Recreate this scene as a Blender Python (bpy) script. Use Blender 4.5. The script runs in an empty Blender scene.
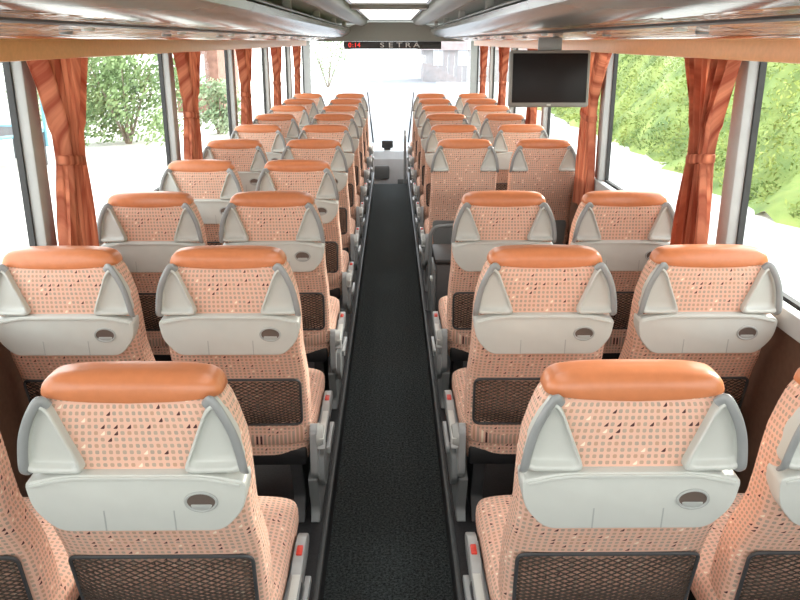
import bpy, bmesh, math, random
from mathutils import Vector, Matrix
R = math.radians
random.seed(7)
scene = bpy.context.scene
COL = scene.collection
scene.view_settings.view_transform = 'Standard'
scene.view_settings.look = 'None'
scene.view_settings.exposure = 0.36

# ------------------------------------------------------------------ materials
def new_mat(name):
    m = bpy.data.materials.new(name); m.use_nodes = True
    nt = m.node_tree
    return m, nt, nt.nodes['Principled BSDF'], nt.nodes['Material Output']

def plain(name, col, rough=0.5, noise=0.06, scale=30.0, metal=0.0, bump=0.0, spec=0.5, stretch=None, bdist=.01):
    m, nt, b, o = new_mat(name)
    tc = nt.nodes.new('ShaderNodeTexCoord')
    n = nt.nodes.new('ShaderNodeTexNoise'); n.inputs['Scale'].default_value = scale; n.inputs['Detail'].default_value = 3
    if stretch:
        mp = nt.nodes.new('ShaderNodeMapping'); mp.inputs['Scale'].default_value = stretch
        nt.links.new(tc.outputs['Object'], mp.inputs[0]); nt.links.new(mp.outputs[0], n.inputs['Vector'])
    else:
        nt.links.new(tc.outputs['Object'], n.inputs['Vector'])
    r = nt.nodes.new('ShaderNodeValToRGB')
    lo = [max(0, c*(1-noise)) for c in col]; hi = [min(1, c*(1+noise)) for c in col]
    r.color_ramp.elements[0].position = 0.3; r.color_ramp.elements[1].position = 0.7
    r.color_ramp.elements[0].color = (*lo, 1); r.color_ramp.elements[1].color = (*hi, 1)
    nt.links.new(n.outputs['Fac'], r.inputs['Fac']); nt.links.new(r.outputs['Color'], b.inputs['Base Color'])
    b.inputs['Roughness'].default_value = rough; b.inputs['Metallic'].default_value = metal
    b.inputs['Specular IOR Level'].default_value = spec
    if bump:
        bp = nt.nodes.new('ShaderNodeBump'); bp.inputs['Strength'].default_value = bump; bp.inputs['Distance'].default_value = bdist
        nt.links.new(n.outputs['Fac'], bp.inputs['Height']); nt.links.new(bp.outputs['Normal'], b.inputs['Normal'])
    return m

def emis(name, col, strength):
    m, nt, b, o = new_mat(name)
    b.inputs['Base Color'].default_value = (*col, 1)
    b.inputs['Emission Color'].default_value = (*col, 1); b.inputs['Emission Strength'].default_value = strength
    return m

def carpet_mat():
    m, nt, b, o = new_mat('speckled_carpet')
    N = nt.nodes.new; L = nt.links.new
    tc = N('ShaderNodeTexCoord')
    n = N('ShaderNodeTexNoise'); n.inputs['Scale'].default_value = 100; n.inputs['Detail'].default_value = 4; n.inputs['Roughness'].default_value = .85
    L(tc.outputs['Object'], n.inputs['Vector'])
    r = N('ShaderNodeValToRGB'); e = r.color_ramp.elements
    e[0].position = .40; e[0].color = (.007, .010, .010, 1)
    e[1].position = .68; e[1].color = (.115, .13, .13, 1)
    L(n.outputs['Fac'], r.inputs['Fac']); L(r.outputs['Color'], b.inputs['Base Color'])
    bp = N('ShaderNodeBump'); bp.inputs['Strength'].default_value = .6; bp.inputs['Distance'].default_value = .008
    L(n.outputs['Fac'], bp.inputs['Height']); L(bp.outputs['Normal'], b.inputs['Normal'])
    b.inputs['Roughness'].default_value = .9; b.inputs['Specular IOR Level'].default_value = .15
    return m

def fabric_mat():
    m, nt, b, o = new_mat('dotted_fabric')
    N = nt.nodes.new; L = nt.links.new
    tc = N('ShaderNodeTexCoord')
    sc = N('ShaderNodeVectorMath'); sc.operation = 'SCALE'; sc.inputs['Scale'].default_value = 1/0.0142
    L(tc.outputs['UV'], sc.inputs[0])
    fr = N('ShaderNodeVectorMath'); fr.operation = 'FRACTION'; L(sc.outputs[0], fr.inputs[0])
    fl = N('ShaderNodeVectorMath'); fl.operation = 'FLOOR'; L(sc.outputs[0], fl.inputs[0])
    wn = N('ShaderNodeTexWhiteNoise'); wn.noise_dimensions = '2D'; L(fl.outputs[0], wn.inputs['Vector'])
    sx = N('ShaderNodeSeparateXYZ'); L(fr.outputs[0], sx.inputs[0])
    def math_(op, a, bb=None, v=None):
        n = N('ShaderNodeMath'); n.operation = op
        L(a, n.inputs[0])
        if bb is not None: L(bb, n.inputs[1])
        elif v is not None: n.inputs[1].default_value = v
        return n.outputs[0]
    ax = math_('ABSOLUTE', math_('SUBTRACT', sx.outputs[0], v=0.5))
    ay = math_('ABSOLUTE', math_('SUBTRACT', sx.outputs[1], v=0.5))
    q = math_('POWER', math_('ADD', math_('POWER', ax, v=3.5), math_('POWER', ay, v=3.5)), v=1/3.5)
    special = math_('GREATER_THAN', wn.outputs['Value'], v=0.905)
    lim = math_('ADD', math_('MULTIPLY', special, v=0.07), v=0.295)
    sq = math_('LESS_THAN', q, lim)
    tri = math_('GREATER_THAN', math_('SUBTRACT', sx.outputs[0], sx.outputs[1]), v=0.0)
    nots = math_('SUBTRACT', special, v=1.0)
    ok = math_('MAXIMUM', tri, math_('ABSOLUTE', nots))
    mask = math_('MULTIPLY', sq, ok)
    ramp = N('ShaderNodeValToRGB'); ramp.color_ramp.interpolation = 'CONSTANT'
    e = ramp.color_ramp.elements
    e[0].position = 0; e[0].color = (.49, .335, .25, 1)
    e[1].position = .30; e[1].color = (.42, .33, .265, 1)
    for p, c in ((.58, (.53, .325, .23, 1)), (.70, (.46, .355, .28, 1)), (.905, (.09, .04, .04, 1)), (.958, (.88, .75, .60, 1))):
        x = e.new(p); x.color = c
    L(wn.outputs['Value'], ramp.inputs['Fac'])
    mix = N('ShaderNodeMix'); mix.data_type = 'RGBA'
    mix.inputs[6].default_value = (.755, .468, .358, 1)
    L(mask, mix.inputs[0]); L(ramp.outputs['Color'], mix.inputs[7])
    L(mix.outputs[2], b.inputs['Base Color'])
    b.inputs['Roughness'].default_value = .9; b.inputs['Specular IOR Level'].default_value = .15
    return m

def glass_mat(name, tint):
    m, nt, b, o = new_mat(name)
    nt.nodes.remove(b)
    t = nt.nodes.new('ShaderNodeBsdfTransparent'); t.inputs[0].default_value = (*tint, 1)
    g = nt.nodes.new('ShaderNodeBsdfGlossy'); g.inputs['Roughness'].default_value = .02
    mx = nt.nodes.new('ShaderNodeMixShader'); mx.inputs[0].default_value = .04
    nt.links.new(t.outputs[0], mx.inputs[1]); nt.links.new(g.outputs[0], mx.inputs[2]); nt.links.new(mx.outputs[0], o.inputs[0])
    return m

def curtain_mat():
    m, nt, b, o = new_mat('orange_curtain')
    tc = nt.nodes.new('ShaderNodeTexCoord')
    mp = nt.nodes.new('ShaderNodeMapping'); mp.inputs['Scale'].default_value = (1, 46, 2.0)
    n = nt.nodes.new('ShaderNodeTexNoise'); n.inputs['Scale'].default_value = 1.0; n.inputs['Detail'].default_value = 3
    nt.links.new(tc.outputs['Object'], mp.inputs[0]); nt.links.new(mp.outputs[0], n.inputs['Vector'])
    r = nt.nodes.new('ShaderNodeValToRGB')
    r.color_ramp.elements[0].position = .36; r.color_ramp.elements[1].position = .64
    r.color_ramp.elements[0].color = (.38, .085, .042, 1); r.color_ramp.elements[1].color = (.76, .29, .16, 1)  # rust streaks in the colour stand in for shade in the folds
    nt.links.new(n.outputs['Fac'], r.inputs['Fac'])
    nt.links.new(r.outputs['Color'], b.inputs['Base Color']); b.inputs['Roughness'].default_value = .85
    tr = nt.nodes.new('ShaderNodeBsdfTranslucent'); nt.links.new(r.outputs['Color'], tr.inputs[0])
    mx = nt.nodes.new('ShaderNodeMixShader'); mx.inputs[0].default_value = .34
    nt.links.new(b.outputs[0], mx.inputs[1]); nt.links.new(tr.outputs[0], mx.inputs[2]); nt.links.new(mx.outputs[0], o.inputs[0])
    return m

def leaf_mat(name, a, c, scale=1.5):
    m, nt, b, o = new_mat(name)
    tc = nt.nodes.new('ShaderNodeTexCoord')
    n = nt.nodes.new('ShaderNodeTexNoise'); n.inputs['Scale'].default_value = scale; n.inputs['Detail'].default_value = 6
    nt.links.new(tc.outputs['Object'], n.inputs['Vector'])
    r = nt.nodes.new('ShaderNodeValToRGB')
    r.color_ramp.elements[0].position = .32; r.color_ramp.elements[1].position = .68
    r.color_ramp.elements[0].color = (*a, 1); r.color_ramp.elements[1].color = (*c, 1)
    nt.links.new(n.outputs['Fac'], r.inputs['Fac']); nt.links.new(r.outputs['Color'], b.inputs['Base Color'])
    b.inputs['Roughness'].default_value = .8
    return m

M = dict(
    fabric=fabric_mat(),
    leather=plain('orange_leather', (.58, .205, .088), .30, .05, 40, spec=.5),
    grey=plain('light_grey_plastic', (.55, .565, .53), .28, .02, 20),
    recess=plain('fittings_grey_plastic', (.38, .395, .38), .4, .02, 20),  # grey of the cup ring, flap, latch seams and hinge cover
    armgrey=plain('armrest_grey_plastic', (.36, .37, .365), .30, .02, 20),
    handle=plain('handle_grey_plastic', (.28, .29, .29), .30, .03, 20),
    midgrey=plain('mid_grey_plastic', (.19, .20, .20), .38, .03, 20),
    dark=plain('dark_grey_plastic', (.05, .052, .055), .5, .1, 20),
    black=plain('black_plastic', (.012, .012, .013), .45, .1, 20),
    cup=plain('painted_cup_shade', (.12, .09, .075), .5, .1, 20),
    net=plain('brown_black_net', (.050, .029, .019), .7, .1, 50),
    red=plain('red_plastic', (.65, .05, .03), .35, .03, 20),
    carpet=carpet_mat(),
    podium=plain('podium_vinyl', (.022, .022, .024), .6, .3, 120),
    edge=plain('podium_edge', (.07, .075, .075), .45, .1, 40),
    wallbrown=plain('brown_side_lining', (.14, .07, .042), .8, .1, 50),
    pillar=plain('pillar_lining', (.42, .43, .42), .5, .04, 20),
    sill=plain('window_sill_plastic', (.5, .51, .5), .5, .03, 20),
    rubber=plain('black_rubber', (.03, .03, .03), .6, .1, 30),
    ceil=plain('ceiling_lining', (.62, .63, .59), .7, .03, 40),
    ceildark=plain('ceiling_grey_trim', (.20, .21, .19), .40, .03, 40),
    rack=plain('rack_grey', (.20, .21, .20), .18, .05, 6),
    gloss=plain('glossy_service_panel', (.42, .23, .125), .07, .8, 4, spec=.20, stretch=(9, .5, 1), bump=1.0, bdist=.03),  # stretched brown noise paints streaky reflections into the base colour
    strip=plain('orange_brown_reflection', (.52, .20, .08), .10, .35, 4, spec=.2, stretch=(9, .5, 1)),  # reflected orange-brown, painted as a surface colour
    pelmet=plain('peach_pelmet_fabric', (.84, .44, .21), .38, .05, 60),
    glass=glass_mat('window_glass', (.97, .98, .97)), windscreen=glass_mat('windscreen_glass', (.93, .955, .98)), curtain=curtain_mat(),
    light=emis('ceiling_diffuser', (1, 1, .98), 1.7),
    screen=plain('dark_screen', (.012, .010, .010), .35, .1, 5, spec=.15),
    bezel=plain('monitor_bezel', (.20, .195, .18), .4, .03, 20),
    white=plain('white_letters', (.55, .55, .55), .5, .02, 20),
    redled=emis('red_led', (.9, .04, .03), .8),
    gravel=plain('pale_gravel', (.62, .61, .58), .9, .12, 2.0),
    asphalt=plain('grey_road', (.23, .24, .25), .9, .12, 2.0),
    hill=leaf_mat('grassy_bank', (.07, .13, .022), (.25, .32, .075), .9),
    tuft=leaf_mat('grass_tuft', (.06, .12, .02), (.34, .40, .10), .7),
    leaf=leaf_mat('shrub_leaf', (.09, .16, .06), (.30, .40, .18), 1.2),
    paleleaf=leaf_mat('pale_hedge_leaf', (.20, .30, .16), (.44, .50, .34), 1.5),
    bark=plain('brown_bark', (.22, .18, .14), .9, .3, 12),
    housewall=plain('brown_house_wall', (.24, .13, .10), .9, .25, 4),
    pinkwall=plain('pale_grey_wall', (.30, .285, .285), .9, .1, 3),
    roof=plain('dark_roof', (.08, .05, .05), .8, .2, 4),
    redroof=plain('haze_paled_roof', (.25, .20, .19), .8, .2, 4),  # wall and roof colours paled to imitate glare haze
    pane=plain('house_pane', (.5, .55, .6), .2, .05, 4),
    blue=plain('blue_pad', (.14, .32, .40), .6, .1, 8),
    steel=plain('dark_steel', (.12, .13, .14), .4, .1, 20, metal=.6),
    mesh=plain('trampoline_mat', (.03, .03, .035), .7, .1, 20),
    dash=plain('dashboard_grey', (.58, .60, .62), .4, .05, 10),
)

# ------------------------------------------------------------------ helpers
def link(name, bm, mat, parent=None, smooth=40):
    me = bpy.data.meshes.new(name)
    bmesh.ops.recalc_face_normals(bm, faces=bm.faces)
    bm.to_mesh(me); bm.free()
    if smooth:
        for p in me.polygons: p.use_smooth = True
        me.set_sharp_from_angle(angle=R(smooth))
    me.materials.append(mat)
    o = bpy.data.objects.new(name, me); COL.objects.link(o)
    if parent: o.parent = parent
    return o

def empty(name, loc, rz=0):
    o = bpy.data.objects.new(name, None); COL.objects.link(o)
    o.location = loc; o.rotation_euler = (0, 0, rz); o.empty_display_size = .1
    return o

def tag(o, label=None, cat=None, group=None, kind=None):
    if label: o['label'] = label
    if cat: o['category'] = cat
    if group: o['group'] = group
    if kind: o['kind'] = kind
    return o

def bx(bm, x0, x1, y0, y1, z0, z1, bev=0.0, seg=2):
    vs = [bm.verts.new((x, y, z)) for z in (z0, z1) for y in (y0, y1) for x in (x0, x1)]
    fs = [(0, 1, 3, 2), (4, 6, 7, 5), (0, 4, 5, 1), (2, 3, 7, 6), (0, 2, 6, 4), (1, 5, 7, 3)]
    faces = [bm.faces.new([vs[i] for i in f]) for f in fs]
    if bev:
        es = list({e for f in faces for e in f.edges})
        bmesh.ops.bevel(bm, geom=es, offset=bev, segments=seg, affect='EDGES', profile=.5)
    return bm

def box(name, mat, parent, *a, bev=0.0):
    return link(name, bx(bmesh.new(), *a, bev=bev), mat, parent)

def round_poly(pts, r, seg=4):
    out = []; n = len(pts)
    for i in range(n):
        p0, p, p1 = Vector(pts[i-1]), Vector(pts[i]), Vector(pts[(i+1) % n])
        rr = r[i] if isinstance(r, (list, tuple)) else r
        a = (p0-p); b = (p1-p)
        rr = min(rr, a.length*.45, b.length*.45)
        A = p+a.normalized()*rr; B = p+b.normalized()*rr
        for k in range(seg+1):
            t = k/seg
            out.append(tuple((1-t)**2*A + 2*t*(1-t)*p + t*t*B))
    return out

def prism(bm, pts, mapf, o0, o1, bev=0.0):
    lo = [bm.verts.new(mapf(p[0], p[1], o0)) for p in pts]
    hi = [bm.verts.new(mapf(p[0], p[1], o1)) for p in pts]
    n = len(pts)
    for i in range(n):
        bm.faces.new((lo[i], lo[(i+1) % n], hi[(i+1) % n], hi[i]))
    bm.faces.new(lo[::-1]); top = bm.faces.new(hi)
    bm.normal_update()
    if bev:
        bmesh.ops.bevel(bm, geom=list(top.edges), offset=bev, segments=2, affect='EDGES', profile=.5)
    return bm

def shrink(pts, f, dx=0, ds=0):
    cx = sum(p[0] for p in pts)/len(pts); cs = sum(p[1] for p in pts)/len(pts)
    return [(cx+(x-cx)*f+dx, cs+(s-cs)*f+ds) for x, s in pts]

def pocket(bm, pts, mapf, loops):
    """closed shell through a list of (scale, offset) outlines, first one at the back"""
    L = [[bm.verts.new(mapf(x, s, o)) for x, s in shrink(pts, f)] for f, o in loops]
    n = len(pts)
    for A, B in zip(L, L[1:]):
        for i in range(n): bm.faces.new((A[i], A[(i+1) % n], B[(i+1) % n], B[i]))
    bm.faces.new(L[0][::-1]); bm.faces.new(L[-1])
    return bm

def loft(rings, cap=True):
    bm = bmesh.new(); uvl = bm.loops.layers.uv.new('UVMap')
    V = [[bm.verts.new(p) for p in r] for r in rings]
    n = len(rings[0])
    us = []
    for r in rings:
        c = [0.0]
        for i in range(n): c.append(c[-1]+(Vector(r[(i+1) % n])-Vector(r[i])).length)
        us.append(c)
    um = max(us, key=lambda c: c[-1])
    v = [0.0]
    for j in range(1, len(rings)):
        i = n//4*3
        v.append(v[-1]+(Vector(rings[j][i])-Vector(rings[j-1][i])).length)
    for j in range(len(rings)-1):
        for i in range(n):
            i2 = (i+1) % n
            f = bm.faces.new((V[j][i], V[j][i2], V[j+1][i2], V[j+1][i]))
            uv = ((um[i], v[j]), (um[i+1], v[j]), (um[i+1], v[j+1]), (um[i], v[j+1]))
            for l, q in zip(f.loops, uv): l[uvl].uv = q
    if cap:
        for ring in (V[0][::-1], V[-1]):
            f = bm.faces.new(ring)
            for l in f.loops: l[uvl].uv = (l.vert.co.x, l.vert.co.y)
    return bm

def sup(a, b, n=3.6, N=44):
    out = []
    for i in range(N):
        t = 2*math.pi*i/N
        c, s = math.cos(t), math.sin(t)
        out.append((a*math.copysign(abs(c)**(2/n), c), b*math.copysign(abs(s)**(2/n), s)))
    return out

def tube(bm, pts, r, n=8, closed=False, squash=1.0):
    pts = [Vector(p) for p in pts]; m = len(pts); rings = []
    up = Vector((0, 0, 1)); prev = None
    for i in range(m):
        if closed: d = pts[(i+1) % m]-pts[i-1]
        else: d = pts[min(i+1, m-1)]-pts[max(i-1, 0)]
        d.normalize()
        if prev is None:
            a = d.cross(up)
            if a.length < .1: a = d.cross(Vector((0, 1, 0)))
            a.normalize()
        else:
            a = (prev-d*prev.dot(d)).normalized()
        prev = a; b = d.cross(a)
        rr = r[i] if isinstance(r, (list, tuple)) else r
        rings.append([bm.verts.new(pts[i]+a*rr*math.cos(2*math.pi*k/n)+b*rr*squash*math.sin(2*math.pi*k/n)) for k in range(n)])
    for i in range(m if closed else m-1):
        A, B = rings[i], rings[(i+1) % m]
        for k in range(n): bm.faces.new((A[k], A[(k+1) % n], B[(k+1) % n], B[k]))
    if not closed:
        bm.faces.new(rings[0][::-1]); bm.faces.new(rings[-1])
    return bm

def smooth_path(pts, seg=5):
    pts = [Vector(p) for p in pts]; out = []
    for i in range(len(pts)-1):
        p0 = pts[max(i-1, 0)]; p1 = pts[i]; p2 = pts[i+1]; p3 = pts[min(i+2, len(pts)-1)]
        for k in range(seg):
            t = k/seg
            out.append(.5*((2*p1)+(p2-p0)*t+(2*p0-5*p1+4*p2-p3)*t*t+(3*p1-p0-3*p2+p3)*t**3))
    out.append(pts[-1]); return out

def profile(bm, pts, y0, y1):
    A = [bm.verts.new((x, y0, z)) for x, z in pts]; B = [bm.verts.new((x, y1, z)) for x, z in pts]
    n = len(pts)
    for i in range(n): bm.faces.new((A[i], A[(i+1) % n], B[(i+1) % n], B[i]))
    bm.faces.new(A[::-1]); bm.faces.new(B)
    return bm

def copy_tree(o, parent=None):
    c = o.copy(); COL.objects.link(c); c.parent = parent
    for ch in list(o.children): copy_tree(ch, c)
    return c

def text_mesh(name, body, size, loc, mat, parent, sx=1.0):
    cu = bpy.data.curves.new('tmp', 'FONT'); cu.body = body; cu.size = size; cu.extrude = .002
    cu.align_x = 'CENTER'; cu.align_y = 'CENTER'
    t = bpy.data.objects.new('tmp', cu); COL.objects.link(t)
    dg = bpy.context.evaluated_depsgraph_get(); dg.update()
    me = bpy.data.meshes.new_from_object(t.evaluated_get(dg))
    bpy.data.objects.remove(t)
    me.name = name; me.materials.clear(); me.materials.append(mat)
    me.transform(Matrix.Rotation(R(90), 4, 'X') @ Matrix.Diagonal((sx, 1, 1, 1)))
    o = bpy.data.objects.new(name, me); COL.objects.link(o); o.location = loc
    if parent: o.parent = parent
    return o

# ------------------------------------------------------------------ dimensions
EYE = 1.85; POD = .16; WX = 1.275; PITCH = .951; Y0 = 1.454; YB = -1.1
FEND = 10.85; RACKF = 11.1; YF = 12.5
SILL = 1.04; WTOP = 1.85; AW = .228
PIL = [1.03+1.90*i for i in range(6)]

# ------------------------------------------------------------------ setting
def struct(name, bm, mat, smooth=40, label=None):
    o = link(name, bm, mat, None, smooth); o['kind'] = 'structure'
    if label: o['label'] = label
    return o

bm = bmesh.new(); bx(bm, -AW, AW, YB, FEND, -.05, 0); struct('floor', bm, M['carpet'])
for i, sg in enumerate((-1, 1)):
    bm = bmesh.new(); xs = sorted((sg*AW, sg*WX)); bx(bm, xs[0], xs[1], YB, FEND, -.05, POD)
    p = struct(f'trim_{i+1}', bm, M['podium'])
    bm = bmesh.new(); xs = sorted((sg*(AW-.006), sg*(AW+.012))); bx(bm, xs[0], xs[1], YB, FEND, POD-.025, POD+.005, bev=.004)
    struct(f'trim_{i+3}', bm, M['edge'])
bm = bmesh.new(); bx(bm, -WX, WX, FEND, YF, -.55, -.5); bx(bm, -WX, WX, FEND-.02, FEND, -.5, -.05)
struct('floor_front', bm, M['podium'])

for side, sg in (('left', -1), ('right', 1)):
    bm = bmesh.new()
    xi, xo = sg*WX, sg*(WX+.05); a, b = min(xi, xo), max(xi, xo)
    bx(bm, a, b, YB, YF, -.6, SILL); bx(bm, a, b, YB, YF, WTOP, 2.2)
    struct('wall_'+side, bm, M['wallbrown'])
    bm = bmesh.new(); a, b = sorted((sg*(WX-.03), sg*(WX+.01))); bx(bm, a, b, YB, YF, SILL-.06, SILL+.012, bev=.006)
    struct('baseboard_'+side, bm, M['sill'])
    for k, y in enumerate(PIL):
        bm = bmesh.new(); a, b = sorted((sg*(WX-.02), sg*(WX+.045)))
        bx(bm, a, b, y-.05, y+.05, SILL+.012, WTOP, bev=.01)
        struct('trim_%d' % (5+k+(6 if sg > 0 else 0)), bm, M['pillar'])
n = 1
edges = [YB]+PIL+[YF]
for sg in (-1, 1):
    for k in range(7):
        bm = bmesh.new(); x = sg*(WX+.03)
        y0, y1 = edges[k]+.05, edges[k+1]-.05
        a, b = sorted((x, x+sg*.006)); bx(bm, a, b, y0, y1, SILL, WTOP)
        w = struct(f'window_{n}', bm, M['glass'])
        bm = bmesh.new(); a, b = sorted((sg*(WX+.018), sg*(WX+.04)))
        bx(bm, a, b, y0, y1, SILL, SILL+.018); bx(bm, a, b, y0, y1, WTOP-.018, WTOP)
        bx(bm, a, b, y0, y0+.012, SILL, WTOP); bx(bm, a, b, y1-.012, y1, SILL, WTOP)
        link('window_frame', bm, M['rubber'], w); n += 1
bm = bmesh.new(); bx(bm, -1.2, 1.2, YF, YF+.008, .1, 1.9); struct(f'window_{n}', bm, M['windscreen']); n += 1
bm = bmesh.new(); bx(bm, -1.1, 1.1, YB-.02, YB-.012, .75, 2.0); struct(f'window_{n}', bm, M['glass']); n += 1
bm = bmesh.new(); bx(bm, -1.325, 1.325, YF, YF+.05, -.6, .1); bx(bm, -1.325, -1.2, YF, YF+.05, .1, 2.2); bx(bm, 1.2, 1.325, YF, YF+.05, .1, 2.2); bx(bm, -1.2, 1.2, YF, YF+.05, 1.9, 2.2)
struct('wall_front', bm, M['pillar'])
bm = bmesh.new(); bx(bm, -1.325, 1.325, YB-.05, YB, -.6, .75); bx(bm, -1.325, -1.1, YB-.05, YB, .75, 2.2); bx(bm, 1.1, 1.325, YB-.05, YB, .75, 2.2); bx(bm, -1.1, 1.1, YB-.05, YB, 2.0, 2.2)
struct('wall_back', bm, M['pillar'])
cp = [(-WX, 2.05), (-.75, 2.07), (-.40, 2.085), (-.31, 2.115), (.31, 2.115), (.40, 2.085), (.75, 2.07), (WX, 2.05), (WX, 2.2), (-WX, 2.2)]
bm = bmesh.new(); profile(bm, cp, YB, YF); struct('ceiling', bm, M['ceil'], 20)
for i, sg in enumerate((-1, 1)):
    bm = bmesh.new()
    pr = [(.30, 2.115), (.305, 2.075), (.33, 2.05), (.37, 2.04), (.43, 2.045), (.47, 2.06), (.47, 2.09), (.40, 2.09)]
    profile(bm, [(sg*x, z) for x, z in pr], YB+.01, 11.15)
    struct(f'trim_{17+i}', bm, M['ceildark'], 50)
bm = bmesh.new()
for y in (2.9, 6.6): bx(bm, -.30, .30, y-.12, y+.12, 2.085, 2.118, bev=.008)
struct('trim_19', bm, M['ceildark'])
bm = bmesh.new(); profile(bm, [(-1.0, 1.845), (1.0, 1.845), (.90, 1.9), (.60, 2.0), (.42, 2.08), (-.42, 2.08), (-.60, 2.0), (-.90, 1.9)], 11.22, 11.6); struct('trim_20', bm, M['ceildark'])

for i, (y0, y1, d) in enumerate(((0.2, 2.5, 'directly above the camera end of the aisle'), (3.4, 6.0, 'over the middle of the aisle'), (7.1, 10.7, 'over the front of the aisle'))):
    t = tag(empty('ceiling_light', (0, (y0+y1)/2, 2.115)), 'white rectangular ceiling light panel '+d, 'ceiling light', 'ceiling lights over the aisle')
    h = (y1-y0)/2
    bm = bmesh.new(); bx(bm, -.28, .28, -h, -h+.03, -.016, 0); bx(bm, -.28, .28, h-.03, h, -.016, 0); bx(bm, -.28, -.255, -h+.03, h-.03, -.016, 0); bx(bm, .255, .28, -h+.03, h-.03, -.016, 0)
    link('frame', bm, M['rack'], t)
    box('diffuser', M['light'], t, -.255, .255, -h+.03, h-.03, -.010, -.002)

# ------------------------------------------------------------------ luggage racks
QP = [(1.10, 1.858), (1.04, 1.857), (.97, 1.860), (.90, 1.867), (.82, 1.878), (.72, 1.892), (.65, 1.899)]
def under(x):
    for (a, za), (b, zb) in zip(QP, QP[1:]):
        if b <= x <= a: return za+(zb-za)*(a-x)/(a-b)
for side, sg in (('left', -1), ('right', 1)):
    t = tag(empty('luggage_rack', (sg*1.0, 4.8, 1.86)), f'grey overhead luggage rack with glossy underside along the {side} windows', 'luggage rack', 'overhead luggage racks')
    ox, oy, oz = sg*1.0, 4.8, 1.86
    pts = [(1.272, 1.862), (1.14, 1.862), (.70, 1.897), (.61, 1.905), (.555, 1.93), (.525, 1.962), (.518, 1.992), (.535, 1.995), (.56, 1.972), (.62, 1.958), (1.272, 1.955)]
    bm = bmesh.new(); profile(bm, [(sg*x-ox, z-oz) for x, z in pts], YB-oy+.02, RACKF-oy); link('rack_shell', bm, M['rack'], t, 30)
    bm = bmesh.new(); a, b = sorted((sg*1.105-ox, sg*1.135-ox)); bx(bm, a, b, YB-oy+.02, RACKF-oy, 1.792-oz, 1.868-oz, bev=.006); link('pelmet', bm, M['pelmet'], t)
    bm = bmesh.new(); tube(bm, [(sg*.54-ox, YB+.05-oy, 2.012-oz), (sg*.54-ox, RACKF-.05-oy, 2.012-oz)], .008); link('edge_rail', bm, M['midgrey'], t)
    bm = bmesh.new(); profile(bm, [(sg*x-ox, under(x)-dz-oz) for x, dz in ((1.06, .0005), (1.05, .004), (1.0, .004), (.955, .004), (.945, .0005))], YB-oy+.03, RACKF-.02-oy); link('trim_strip', bm, M['strip'], t, 30)  # added strip whose colour imitates orange-brown reflections on the underside
    bm = bmesh.new(); profile(bm, [(sg*x-ox, under(x)-dz-oz) for x, dz in ((.745, .0005), (.74, .005), (.715, .005), (.71, .0005))], YB-oy+.03, RACKF-.02-oy); link('dark_reflection_streak', bm, M['dark'], t, 30)  # added dark strip that imitates a streak between the reflections
    for k in range(12):
        y0 = YB+.05-oy+k*1.01; y1 = y0+.995
        bm = bmesh.new()
        q = [(1.095, 1.866)]+QP+[(.645, 1.902)]
        profile(bm, [(sg*x-ox, z-oz) for x, z in q], y0, y1)
        sp = link('service_panel', bm, M['gloss'], t, 50)
        for dx, zc in ((.80, 1.8795), (.86, 1.871)):
            bm = bmesh.new()
            bmesh.ops.create_cone(bm, cap_ends=True, segments=16, radius1=.016, radius2=.020, depth=.008, matrix=Matrix.Translation((sg*dx-ox, y0+.3, zc-oz)))
            link('reading_light' if dx == .80 else 'air_nozzle', bm, M['grey'] if dx == .80 else M['midgrey'], sp)
    for y in PIL:
        bm = bmesh.new(); a, b = sorted((sg*.55-ox, sg*.60-ox)); bx(bm, a, b, y-.03-oy, y+.03-oy, 1.962-oz, 2.078-oz, bev=.008); link('rack_support', bm, M['grey'], t)

# ------------------------------------------------------------------ curtains
def drape(top=.46, tw=.150, bot=.30, z1=1.03, A=.032, folds=7.5):
    bm = bmesh.new(); NU, NV = 130, 30; z0 = 1.815
    G = []
    for j in range(NV+1):
        v = j/NV; z = z0+(z1-z0)*v
        tie = (z0-1.42)/(z0-z1)
        if v < tie: w = top+(tw-top)*(math.sin(v/tie*math.pi/2)**1.1)
        else: w = tw+(bot-tw)*(math.sin((v-tie)/(1-tie)*math.pi/2))
        amp = A if v < tie*.7 else A*.78
        row = []
        for i in range(NU+1):
            u = i/NU
            ph = 2*math.pi*folds*u+.5*math.sin(3*v+5*u)
            row.append(bm.verts.new((amp*math.sin(ph)*(.75+.25*math.sin(7*u+1))+.009*math.sin(2.3*ph+4*v), (u-.5)*w+.010*math.sin(ph*1.0+1), z)))
        G.append(row)
    for j in range(NV):
        for i in range(NU): bm.faces.new((G[j][i], G[j][i+1], G[j+1][i+1], G[j+1][i]))
    return bm
def tieback(ry):
    rings = []
    for z, g in ((1.405, .0), (1.41, .004), (1.435, .004), (1.44, .0)):
        rings.append([(x, y, z+.02*math.sin(y*8)) for x, y in sup(.038+g, ry+g, 2.2, 28)])
    return loft(rings, cap=False)
ordn = ['nearest', 'second', 'third', 'fourth', 'fifth', 'sixth', 'seventh', 'eighth', 'ninth', 'tenth']
protoC = tag(empty('window_curtain', (0, 0, 0)), 'x', 'curtain', 'orange window curtains')
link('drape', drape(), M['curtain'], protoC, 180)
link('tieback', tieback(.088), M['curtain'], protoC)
wide = tag(empty('window_curtain', (1.212, PIL[2]+.13, 0)), 'widest and longest orange pleated curtain, behind and below the hanging monitor', 'curtain', 'orange window curtains')
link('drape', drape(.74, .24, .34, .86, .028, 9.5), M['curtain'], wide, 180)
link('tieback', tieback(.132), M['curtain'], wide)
first = True
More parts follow.
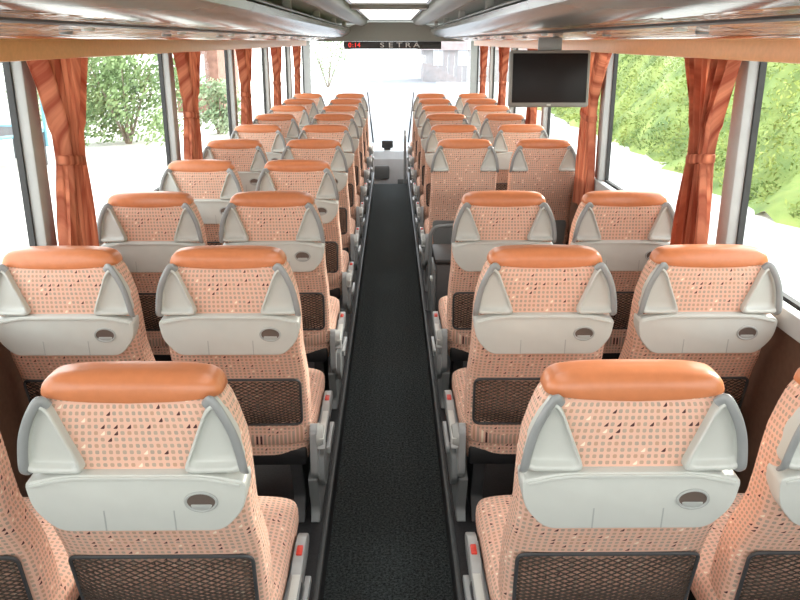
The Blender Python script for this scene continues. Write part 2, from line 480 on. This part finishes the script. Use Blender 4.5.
for side, sg, off in (('left', -1, .11), ('right', 1, .12)):
    for k in range(1, 6):
        if sg > 0 and k == 2: continue
        o = protoC if first else copy_tree(protoC); first = False
        o.location = (sg*1.19, PIL[k]+off, 0)
        if k % 2: o.rotation_euler.z = math.pi
        o['label'] = f'orange pleated curtain tied at its waist, {ordn[k-1]} along the {side} windows' + ('' if k == 1 else ' from the nearest')

# ------------------------------------------------------------------ seats
ZT = 1.085
BP = [(-.1, -.05), (.0, -.05), (.20, -.045), (.30, -.035), (.37, -.012), (.43, .022), (.49, .048), (.65, .085), (.82, .105)]
def back_y(s):
    for (a, ya), (b, yb) in zip(BP, BP[1:]):
        if a <= s <= b: return ya+(yb-ya)*(s-a)/(b-a)
    return BP[-1][1]
def P(x, s, o, c=.45): return Vector((x, back_y(s)+c*x*x-o, ZT-s-o*.08))
def PE(x, s, o): return P(x, s, o, .16)
def PF(x, s, o): return Vector((x, -.045+.07*(s-.2)-o, ZT-s-o*.07))      # the flat plane of the folded table
def PN(x, s, o): return P(x, s, o, .3)

def backrest_mesh():
    rings = []
    for s, a, b, dy in ((.815, .19, .05, 0), (.80, .210, .058, 0), (.72, .219, .064, 0), (.62, .221, .066, 0), (.54, .221, .066, 0), (.48, .220, .066, 0), (.43, .218, .066, 0), (.38, .216, .066, 0), (.33, .214, .064, 0), (.27, .215, .062, 0), (.2, .214, .059, 0), (.15, .209, .057, 0), (.10, .196, .055, 0), (.066, .185, .053, 0), (.046, .174, .047, .006), (.032, .163, .040, .012)):
        yc = back_y(s)+b+dy
        rings.append([(x, yc+y, ZT-s) for x, y in sup(a, b, 5.0, 52)])
    return loft(rings)
def headrest_mesh():
    rings = []
    for s, a, b, bow in ((.037, .1765, .0495, -.013), (.034, .1775, .0506, -.013), (.026, .1755, .0508, -.008), (.018, .172, .0500, -.003), (.011, .166, .0470, .001), (.005, .157, .041, .004), (.001, .142, .032, .006), (-.001, .105, .020, .007), (-.001, .05, .006, .007)):
        yc = back_y(s)+.0495
        rings.append([(x, yc+y, ZT-s+bow*(1-(x/.19)**2)-.007) for x, y in sup(a, b, 5.0, 52)])
    return loft(rings)
def cushion_mesh():
    rings = []
    for y, a, h, zc in ((.09, .20, .045, .40), (.11, .225, .062, .40), (.17, .234, .068, .40), (.30, .237, .068, .40), (.46, .239, .070, .402), (.535, .237, .064, .398), (.575, .228, .048, .392), (.59, .21, .026, .388)):
        rings.append([(x, y, zc+z) for x, z in sup(a, h, 4, 44)])
    return loft(rings)
def ear_poly(sx):
    pts = [(.146, .066), (.163, .044), (.185, .078), (.203, .128), (.213, .200), (.094, .200)]
    return round_poly([(sx*x, s) for x, s in pts], [.012, .018, .03, .04, .018, .022], 4)
def ear_mesh(sx):
    # pale moulded triangle with a recessed pocket
    bm = bmesh.new(); pocket(bm, ear_poly(sx), PE, [(1.0, -.035), (1.0, .018), (.975, .0235), (.93, .025), (.865, .0245), (.835, .021), (.79, .0125), (.74, .0105), (.55, .010)]); return bm
def handle_mesh(sx):
    # slim darker grip bar that follows the outer arm of the moulded triangle
    p = [PE(sx*x, s, o) for x, s, o in ((.149, .056, .014), (.163, .042, .022), (.183, .071, .028), (.200, .112, .029), (.2095, .156, .027), (.2135, .190, .023), (.213, .205, .010))]
    bm = bmesh.new(); tube(bm, smooth_path(p, 5), .0060, 10, squash=1.7); return bm
def tray_mesh():
    pts = round_poly([(-.219, .218), (-.14, .201), (.14, .201), (.219, .218), (.212, .282), (.166, .336), (-.166, .336), (-.212, .282)],
                     [.016, .05, .05, .016, .035, .026, .026, .035], 6)
    bm = bmesh.new(); prism(bm, pts, PF, -.04, .021, bev=.005); return bm
def lip_mesh():
    pts = round_poly([(-.208, .2225), (-.138, .2045), (.138, .2045), (.208, .2225), (.2065, .2305), (.136, .2130), (-.136, .2130), (-.2065, .2305)],
                     [.003, .05, .05, .003, .003, .05, .05, .003], 6)
    bm = bmesh.new(); prism(bm, pts, PF, .018, .0250, bev=.002); return bm
def ell(cx, cs, a, b, N=28): return [(cx+a*math.cos(2*math.pi*i/N), cs+b*math.sin(2*math.pi*i/N)) for i in range(N)]
S0, S1 = .465, .640
def net_mesh():
    bm = bmesh.new(); vd = {}
    dx, ds = .0126, .0061
    def gv(i, j):
        if (i, j) not in vd:
            x = -.1953+i*dx; s = S0+.002+j*ds
            t = (s-S0)/(S1-S0)
            vd[(i, j)] = bm.verts.new(PN(x, s, .010+.02*math.sin(t*math.pi)*(1-(x/.205)**4)))
        return vd[(i, j)]
    nx, ns = 31, 28
    for j in range(1, ns):
        for i in range(1, nx):
            if (i+j) % 2 == 0:
                bm.faces.new((gv(i-1, j), gv(i, j-1), gv(i+1, j), gv(i, j+1)))
    bmesh.ops.recalc_face_normals(bm, faces=bm.faces)
    bmesh.ops.wireframe(bm, faces=list(bm.faces), thickness=.0050, use_replace=True, use_boundary=True, use_even_offset=False)
    return bm
def net_frame_mesh():
    pts = round_poly([(-.200, S0-.006), (.200, S0-.006), (.196, S1+.006), (-.196, S1+.006)], .025, 5)
    bm = bmesh.new(); tube(bm, [PN(x, s, .012) for x, s in pts], .0046, 8, closed=True); return bm

def make_seat(aisle, plain_back=False):
    """aisle: +1 armrest on the +x side, -1 on the -x side, 0 none"""
    t = empty('coach_seat', (0, 0, 0)); t['category'] = 'seat'
    link('backrest', backrest_mesh(), M['fabric'], t, 60)
    link('headrest', headrest_mesh(), M['leather'], t, 60)
    link('seat_cushion', cushion_mesh(), M['fabric'], t, 60)
    for sx in (-1, 1):
        link('ear_panel', ear_mesh(sx), M['grey'], t, 50)
        link('grab_handle', handle_mesh(sx), M['handle'], t, 80)
    if not plain_back:
        tr = link('tray_table', tray_mesh(), M['grey'], t)
        link('tray_rim', lip_mesh(), M['grey'], tr)
        bm = bmesh.new(); tube(bm, [PF(x, s, .022) for x, s in ell(.126, .264, .031, .0215)], .0032, 8, closed=True); link('cup_ring', bm, M['recess'], tr)
        bm = bmesh.new(); prism(bm, ell(.126, .264, .030, .0205), PF, .017, .0222); link('cup_shade_disc', bm, M['cup'], tr)  # flat disc, its dark colour painted as the shade inside the hollow
        bm = bmesh.new(); prism(bm, round_poly([(.103, .270), (.149, .270), (.142, .282), (.110, .282)], .006), PF, .020, .024, bev=.001); link('cup_flap', bm, M['recess'], tr)
        for x in (-.07, .07):
            bm = bmesh.new(); prism(bm, round_poly([(x-.0015, .285), (x+.0015, .285), (x+.0015, .333), (x-.0015, .333)], .0005, 2), PF, .019, .0216)
            link('latch_seam', bm, M['recess'], tr)
        nf = link('magazine_net', net_mesh(), M['net'], t, 0)
        link('net_frame', net_frame_mesh(), M['dark'], nf)
    else:
        bm = bmesh.new(); prism(bm, round_poly([(-.20, .55), (.20, .55), (.19, .78), (-.19, .78)], .03), PN, -.03, .012, bev=.006); link('back_shell', bm, M['midgrey'], t)
    box('seat_frame', M['black'], t, -.205, .205, .10, .53, .265, .338, bev=.012)
    for x in (-.16, .16):
        pts = round_poly([(.14, .27), (.46, .27), (.38, .07), (.46, .0), (.14, .0), (.22, .07)], .02, 3)
        bm = bmesh.new(); prism(bm, pts, lambda u, v, o, X=x: Vector((X+o, u, v)), -.022, .022, bev=.005); link('leg', bm, M['dark'], t)
    if aisle:
        AX = lambda u, v, o: Vector((aisle*o, u, v))
        pts = round_poly([(.06, .42), (.09, .44), (.18, .36), (.48, .345), (.54, .31), (.50, .22), (.14, .19), (.06, .25)], .025, 4)
        bm = bmesh.new(); prism(bm, pts, AX, .222, .248, bev=.006); link('side_panel', bm, M['handle'], t)
        pts = round_poly([(.06, .350), (.09, .390), (.27, .392), (.31, .408), (.42, .408), (.47, .388), (.47, .362), (.42, .345), (.11, .336)], .010, 3)
        bm = bmesh.new(); prism(bm, pts, AX, .246, .273, bev=.005); ar = link('armrest', bm, M['armgrey'], t)
        bm = bmesh.new(); prism(bm, round_poly([(.10, .354), (.27, .356), (.27, .378), (.10, .376)], .006, 3), AX, .269, .2752, bev=.002); link('armrest_groove', bm, M['dark'], ar)
        bm = bmesh.new(); prism(bm, round_poly([(.06, .388), (.29, .390), (.29, .3945), (.06, .3925)], .001, 2), AX, .250, .270, bev=.001); link('armrest_pad', bm, M['grey'], ar)
        a, b = sorted((aisle*.252, aisle*.268))
        bt = box('release_button', M['red'], ar, a, b, .335, .375, .402, .414, bev=.003); bt['label'] = 'red button'
        bm = bmesh.new(); bmesh.ops.create_cone(bm, cap_ends=True, segments=24, radius1=.044, radius2=.036, depth=.022, matrix=Matrix.Translation((aisle*.256, .10, .385)) @ Matrix.Rotation(R(90*aisle), 4, 'Y')); link('hinge_cover', bm, M['recess'], t)
        bm = bmesh.new(); prism(bm, round_poly([(.10, .31), (.36, .315), (.40, .25), (.34, .165), (.15, .155), (.08, .22)], .02, 4), AX, .246, .266, bev=.005); rm = link('recline_housing', bm, M['midgrey'], t)
        bm = bmesh.new(); prism(bm, round_poly([(.20, .285), (.44, .27), (.45, .245), (.21, .25)], .010, 3), AX, .262, .278, bev=.003); link('recline_lever', bm, M['armgrey'], rm)
        bm = bmesh.new(); prism(bm, round_poly([(.10, .21), (.50, .23), (.44, .05), (.48, .0), (.14, .0), (.17, .05)], .02, 3), AX, .206, .240, bev=.006); link('aisle_pedestal', bm, M['midgrey'], t)
    return t

def place_seats():
    protos = {}
    for side, sg in (('left', -1), ('right', 1)):
        rows = [k for k in range(10) if not (sg > 0 and k == 3)]
        for n_, k in enumerate(rows):
            for pos, X in (('aisle', .490), ('window', 1.003)):
                ai = (-sg if pos == 'aisle' else 0)
                key = (ai, sg > 0 and k == 4)
                if key not in protos:
                    o = protos[key] = make_seat(*key)
                else: o = copy_tree(protos[key])
                o.location = (sg*X, Y0+PITCH*k, POD)
                rn = 'nearest row' if n_ == 0 else ('frontmost row' if n_ == len(rows)-1 else ordn[n_]+' row from the nearest')
                extra = 'plain-backed dotted seat' if key[1] else 'orange-topped dotted seat'
                o['label'] = f'{extra}, {side} side next to the {pos}, {rn}'
                o['group'] = 'orange-topped coach seats in rows'
place_seats()

# ------------------------------------------------------------------ cabinet by the middle stairwell
t = tag(empty('low_cabinet', (.43, 4.42, POD)), 'low dark cabinet beside the aisle in the gap after the third right row', 'cabinet')
box('cabinet_body', M['dark'], t, -.17, .17, -.17, .17, 0, .52, bev=.01)
box('cabinet_top', M['black'], t, -.18, .18, -.18, .18, .52, .55, bev=.01)
d = box('door', M['midgrey'], t, -.182, -.17, -.14, .14, .05, .48, bev=.004)
box('handle', M['grey'], d, -.195, -.180, -.03, .03, .38, .40, bev=.004)
t = tag(empty('handrail', (.36, 4.98, POD)), 'grey tubular handrail behind the plain-backed seat at the stairwell', 'handrail')
bm = bmesh.new(); tube(bm, smooth_path([(-.10, 0, 0), (-.10, 0, .45), (-.09, 0, .53), (-.04, 0, .57), (.18, 0, .57), (.23, 0, .53), (.24, 0, .45), (.24, 0, 0)], 4), .013, 10); link('rail', bm, M['midgrey'], t)
for x in (-.10, .24):
    bm = bmesh.new(); bmesh.ops.create_cone(bm, cap_ends=True, segments=20, radius1=.03, radius2=.026, depth=.012, matrix=Matrix.Translation((x, 0, .006))); link('foot_plate', bm, M['dark'], t)

# ------------------------------------------------------------------ hanging monitor
t = tag(empty('hanging_monitor', (.82, 4.24, 1.86)), 'flat monitor with dark screen hanging below the right luggage rack', 'monitor')
hs = bmesh.new(); bx(hs, -.205, .205, -.02, .03, -.335, -.055, bev=.012); hs = link('housing', hs, M['bezel'], t)
bm = bmesh.new(); bx(bm, -.190, .190, -.024, -.018, -.312, -.070, bev=.003); link('screen', bm, M['screen'], hs)
bm = bmesh.new(); bx(bm, -.06, .06, -.004, .02, -.06, .008, bev=.006); link('bracket', bm, M['midgrey'], t)
bm = bmesh.new(); bx(bm, -.01, .01, -.0235, -.019, -.328, -.320, bev=.001); link('power_lamp', bm, M['grey'], hs)
hs.rotation_euler.x = R(-4)

# ------------------------------------------------------------------ front
t = tag(empty('header_board', (0, 11.21, 1.82)), 'slim dark header strip with white lettering and red clock above the windscreen', 'sign board')
bo = box('board', M['black'], t, -.62, .68, -.012, .010, -.072, .024, bev=.006)
for i, ch in enumerate('SETRA'):
    text_mesh('letter', ch, .088, (-.11+.115*i, -.014, -.024), M['white'], t, 1.5)['label'] = 'white capital letter'
for ch, x in (('0', -.54), (':', -.50), ('1', -.465), ('4', -.42)):
    text_mesh('clock_digit', ch, .082, (x, -.014, -.024), M['redled'], t, 1.05)['label'] = 'red glowing digit'

t = tag(empty('dashboard', (0, 12.02, -.5)), 'light grey dashboard across the front below the windscreen', 'dashboard')
bm = bmesh.new()
pts = [(-.30, 0), (-.30, .45), (-.22, .70), (-.10, .80), (.2, .84), (.44, .86), (.44, 0)]
A = [bm.verts.new((-1.2, y, z)) for y, z in pts]; B = [bm.verts.new((1.2, y, z)) for y, z in pts]
for i in range(len(pts)): bm.faces.new((A[i], A[(i+1) % 7], B[(i+1) % 7], B[i]))
bm.faces.new(A); bm.faces.new(B[::-1]); link('console', bm, M['dash'], t, 30)
box('instrument_hood', M['dark'], t, -1.0, -.30, -.2, .05, .78, .92, bev=.03)
box('glove_box', M['midgrey'], t, .1, .6, -.315, -.295, .2, .42, bev=.006)
bx_ = bmesh.new(); bx(bx_, -.24, -.02, -.33, -.28, .42, .62, bev=.02); link('switch_panel', bx_, M['midgrey'], t)
t = tag(empty('dash_display', (-.05, 11.99, .325)), 'small dark display standing on the dashboard at the end of the aisle', 'display')
box('stand', M['dark'], t, -.05, .05, -.01, .03, -.012, .02, bev=.004)
box('casing', M['dark'], t, -.085, .085, -.02, .02, .012, .125, bev=.018)
t = tag(empty('steering_wheel', (-.66, 11.37, .40)), 'black steering wheel before the dashboard on the left', 'steering wheel')
bm = bmesh.new(); tube(bm, [(.22*math.cos(a), .22*math.sin(a)*.55, .22*math.sin(a)*.83) for a in [2*math.pi*i/32 for i in range(32)]], .016, 8, closed=True); link('rim', bm, M['black'], t)
bm = bmesh.new()
for a in (R(0), R(180), R(270)): tube(bm, [(0, 0, 0), (.21*math.cos(a), .21*math.sin(a)*.55, .21*math.sin(a)*.83)], .014, 6)
link('spokes', bm, M['black'], t)
bm = bmesh.new(); tube(bm, [(0, -.03, .02), (0, .35, -.24)], .05, 12); link('column', bm, M['dark'], t)
t = tag(empty('entrance_rail', (.20, 11.06, -.5)), 'slim grey entrance rail standing at the front end of the aisle', 'handrail')
bm = bmesh.new(); tube(bm, smooth_path([(0, 0, 0), (0, 0, 1.0), (0, .03, 1.12), (0, .12, 1.18), (0, .40, 1.02), (0, .46, .9), (0, .46, .0)], 4), .016, 10); link('rail', bm, M['handle'], t)
for y in (0, .46):
    bm = bmesh.new(); bmesh.ops.create_cone(bm, cap_ends=True, segments=16, radius1=.035, radius2=.03, depth=.012, matrix=Matrix.Translation((0, y, .006))); link('foot_plate', bm, M['dark'], t)
for sx in (-1, 1):
    t = tag(empty('windscreen_wiper', (sx*.25, YF+.03, .16)), f'black windscreen wiper on the {"left" if sx < 0 else "right"} half of the windscreen', 'wiper', 'windscreen wipers')
    bm = bmesh.new(); tube(bm, [(0, .0, 0), (sx*.06, .03, .55)], .012, 6); link('arm', bm, M['black'], t)
    bm = bmesh.new(); tube(bm, [(sx*.02, -.005, .18), (sx*.10, -.005, .95)], .009, 6); link('blade', bm, M['black'], t)

# ------------------------------------------------------------------ outside
GZ = -1.35
bm = bmesh.new(); bx(bm, -60, 60, -30, 100, GZ-.1, GZ); struct('ground', bm, M['gravel'])
bm = bmesh.new(); v = [bm.verts.new(p) for p in ((-3.2, 13.5, GZ+.012), (3.6, 13.5, GZ+.012), (3.6, 95, GZ+.012), (-3.2, 95, GZ+.012))]; bm.faces.new(v); struct('road', bm, M['asphalt'])
bm = bmesh.new()
prof = [(7.2, GZ-.05), (8.0, GZ+.5), (9.5, GZ+2.2), (12, GZ+4.6), (16, GZ+7), (20, GZ+8.2)]
NY = 60; rows = []
for j in range(NY+1):
    y = -6+j*.9
    rows.append([bm.verts.new((x+random.uniform(-.25, .25), y+random.uniform(-.2, .2), z+random.uniform(-.2, .2))) for x, z in prof])
for j in range(NY):
    for i in range(len(prof)-1): bm.faces.new((rows[j][i], rows[j][i+1], rows[j+1][i+1], rows[j+1][i]))
struct('hillside', bm, M['hill'], 60)
def zprof(x):
    for (a, za), (b, zb) in zip(prof, prof[1:]):
        if a <= x <= b: return za+(zb-za)*(x-a)/(b-a)
bm = bmesh.new()
for i in range(44000):
    x = 7.3+random.random()**1.2*5.5; y = 4+random.random()**1.4*38
    c = Vector((x, y, zprof(x)+abs(random.gauss(0, .16))*(1+.8*math.sin(1.7*x+1.1*y))+.10*math.sin(2.1*x+1.3*y)+.05))
    d = Vector((random.gauss(-.4, 1), random.gauss(-.3, 1), random.gauss(.6, 1))).normalized()
    e = d.orthogonal().normalized(); f = d.cross(e)
    a = random.uniform(0, 6.28); e, f = e*math.cos(a)+f*math.sin(a), f*math.cos(a)-e*math.sin(a)
    s = random.uniform(.025, .08)
    bm.faces.new([bm.verts.new(c+e*s), bm.verts.new(c+f*s*.4), bm.verts.new(c-e*s), bm.verts.new(c-f*s*.4)])
o = link('grass', bm, M['tuft'], None, 0); tag(o, 'green grass and weeds covering the bank outside the right windows', 'grass', kind='stuff')

def foliage(bm, c, rr, n, s0, s1, zmin=.05):
    for i in range(n):
        p = c+Vector((random.gauss(0, 1), random.gauss(0, 1), random.gauss(0, 1))).normalized()*rr*random.random()**.4
        if p.z < zmin: continue
        d = Vector((random.gauss(0, 1), random.gauss(0, 1), random.gauss(0, 1))).normalized()
        e = d.orthogonal().normalized(); s = random.uniform(s0, s1); f = d.cross(e)
        bm.faces.new([bm.verts.new(p+e*s), bm.verts.new(p+f*s*.5), bm.verts.new(p-e*s), bm.verts.new(p-f*s*.5)])
def shrub(loc, rx, rz, n, label, mat='leaf', lo=.35, spread=.65, group='shrubs outside the left windows', lobes=22):
    t = tag(empty('garden_shrub', loc), label, 'shrub', group)
    bm = bmesh.new()
    for _ in range(lobes):
        foliage(bm, Vector((random.uniform(-spread, spread)*rx, random.uniform(-.5, .5)*rx, rz*random.uniform(lo, 1.75))), rx*random.uniform(.28, .5), n//lobes, .05, .10)
    link('foliage', bm, M[mat], t, 0)
    bm = bmesh.new()
    for k in range(5):
        a = k*1.26; tube(bm, [(0.05*math.cos(a), .05*math.sin(a), 0), (rx*.3*math.cos(a), rx*.3*math.sin(a), rz*.8), (rx*.5*math.cos(a), rx*.5*math.sin(a), rz*1.3)], [.05, .035, .015], 6)
    link('stem', bm, M['bark'], t)
shrub((-8.6, 26.6, GZ), 1.9, 1.85, 9500, 'green shrub seen through the left window between the nearest two curtains', lo=.12, spread=.9, lobes=36)
shrub((-13.5, 34, GZ), 3.0, 2.0, 6000, 'pale green shrub standing far behind and left of the green shrub', 'paleleaf', lo=.2)
shrub((-6.2, 29.5, GZ), 1.0, 1.0, 2400, 'low pale green shrub near the brown house, behind the second left curtain', 'paleleaf', lo=.2)
shrub((-4.6, 60, GZ), 2.4, 2.2, 3000, 'pale green bush far ahead through the left half of the windscreen', 'paleleaf', lo=.2, group=None)

t = tag(empty('trampoline', (-11.2, 21.3, GZ)), 'round trampoline with blue pad and dark poles outside the left window', 'trampoline')
ang = [2*math.pi*i/40 for i in range(40)]
bm = bmesh.new(); bmesh.ops.create_cone(bm, cap_ends=True, segments=40, radius1=1.75, radius2=1.75, depth=.02, matrix=Matrix.Translation((0, 0, .9))); link('jumping_mat', bm, M['mesh'], t)
bm = bmesh.new(); tube(bm, [(1.9*math.cos(a), 1.9*math.sin(a), .91) for a in ang], .10, 8, closed=True, squash=.45); link('safety_pad', bm, M['blue'], t)
for k in range(6):
    a = k*math.pi/3+.3
    bm = bmesh.new(); tube(bm, [(1.95*math.cos(a), 1.95*math.sin(a), 0), (1.95*math.cos(a), 1.95*math.sin(a), .95)], .03, 8); link('leg', bm, M['steel'], t)
    bm = bmesh.new(); tube(bm, [(2.02*math.cos(a), 2.02*math.sin(a), .5), (2.02*math.cos(a), 2.02*math.sin(a), 2.7)], .045, 8); link('pole', bm, M['blue'] if k == 0 else M['steel'], t)
bm = bmesh.new(); tube(bm, [(2.02*math.cos(a), 2.02*math.sin(a), 2.7) for a in ang], .025, 6, closed=True); link('top_ring', bm, M['steel'], t)

def house(loc, hw, hd, hh, rh, wall, roof, label, xs):
    t = tag(empty('house', loc), label, 'house')
    box('wall', M[wall], t, -hw, hw, -hd, hd, 0, hh)
    bm = bmesh.new(); e = .3
    v = [bm.verts.new(p) for p in ((-hw-e, -hd-e, hh-.1), (hw+e, -hd-e, hh-.1), (hw+e, hd+e, hh-.1), (-hw-e, hd+e, hh-.1), (-hw-e, 0, hh+rh), (hw+e, 0, hh+rh))]
    for f in ((0, 1, 5, 4), (2, 3, 4, 5), (0, 4, 3), (1, 2, 5), (0, 3, 2, 1)): bm.faces.new([v[i] for i in f])
    link('roof', bm, M[roof], t, 0)
    for x in xs:
        fr = box('window', M['white'], t, x-.4, x+.4, -hd-.05, -hd+.02, 1.3, 2.6)
        box('pane', M['pane'], fr, x-.33, x+.33, -hd-.07, -hd-.045, 1.38, 2.52)
house((-9.0, 41, GZ), 1.0, 2.5, 3.6, 1.8, 'housewall', 'roof', 'narrow brown house with dark gabled roof far beyond the left windows', (0,))
house((6.8, 71, GZ), 4.2, 3, 2.6, 1.6, 'pinkwall', 'redroof', 'grey house and roof paled by painted haze far ahead through the windscreen', (-3, -1, 1, 3))

# ------------------------------------------------------------------ light, world, camera
w = bpy.data.worlds.new('World'); scene.world = w; w.use_nodes = True
bg = w.node_tree.nodes['Background']
tc = w.node_tree.nodes.new('ShaderNodeTexCoord'); sp = w.node_tree.nodes.new('ShaderNodeSeparateXYZ')
rp = w.node_tree.nodes.new('ShaderNodeValToRGB')
rp.color_ramp.elements[0].position = .0; rp.color_ramp.elements[0].color = (1, .99, .97, 1)
rp.color_ramp.elements[1].position = 1.0; rp.color_ramp.elements[1].color = (.86, .93, 1, 1)
w.node_tree.links.new(tc.outputs['Generated'], sp.inputs[0]); w.node_tree.links.new(sp.outputs[2], rp.inputs[0]); w.node_tree.links.new(rp.outputs[0], bg.inputs[0])
bg.inputs['Strength'].default_value = 3.7
sun = bpy.data.lights.new('sun', 'SUN'); sun.energy = 7.0; sun.angle = R(12); sun.color = (1, .95, .87)
so = bpy.data.objects.new('sun', sun); COL.objects.link(so); so.location = (6, 14, 10)
so.rotation_euler = Vector((-.75, -.60, -.42)).to_track_quat('-Z', 'Y').to_euler()

cam = bpy.data.cameras.new('camera'); co = bpy.data.objects.new('camera', cam); COL.objects.link(co)
cam.sensor_width = 36; cam.lens = 36.0; cam.clip_start = .05; cam.clip_end = 300
co.location = (.017, 0, EYE); co.rotation_euler = (R(90-17.94), 0, R(-.573))
scene.camera = co
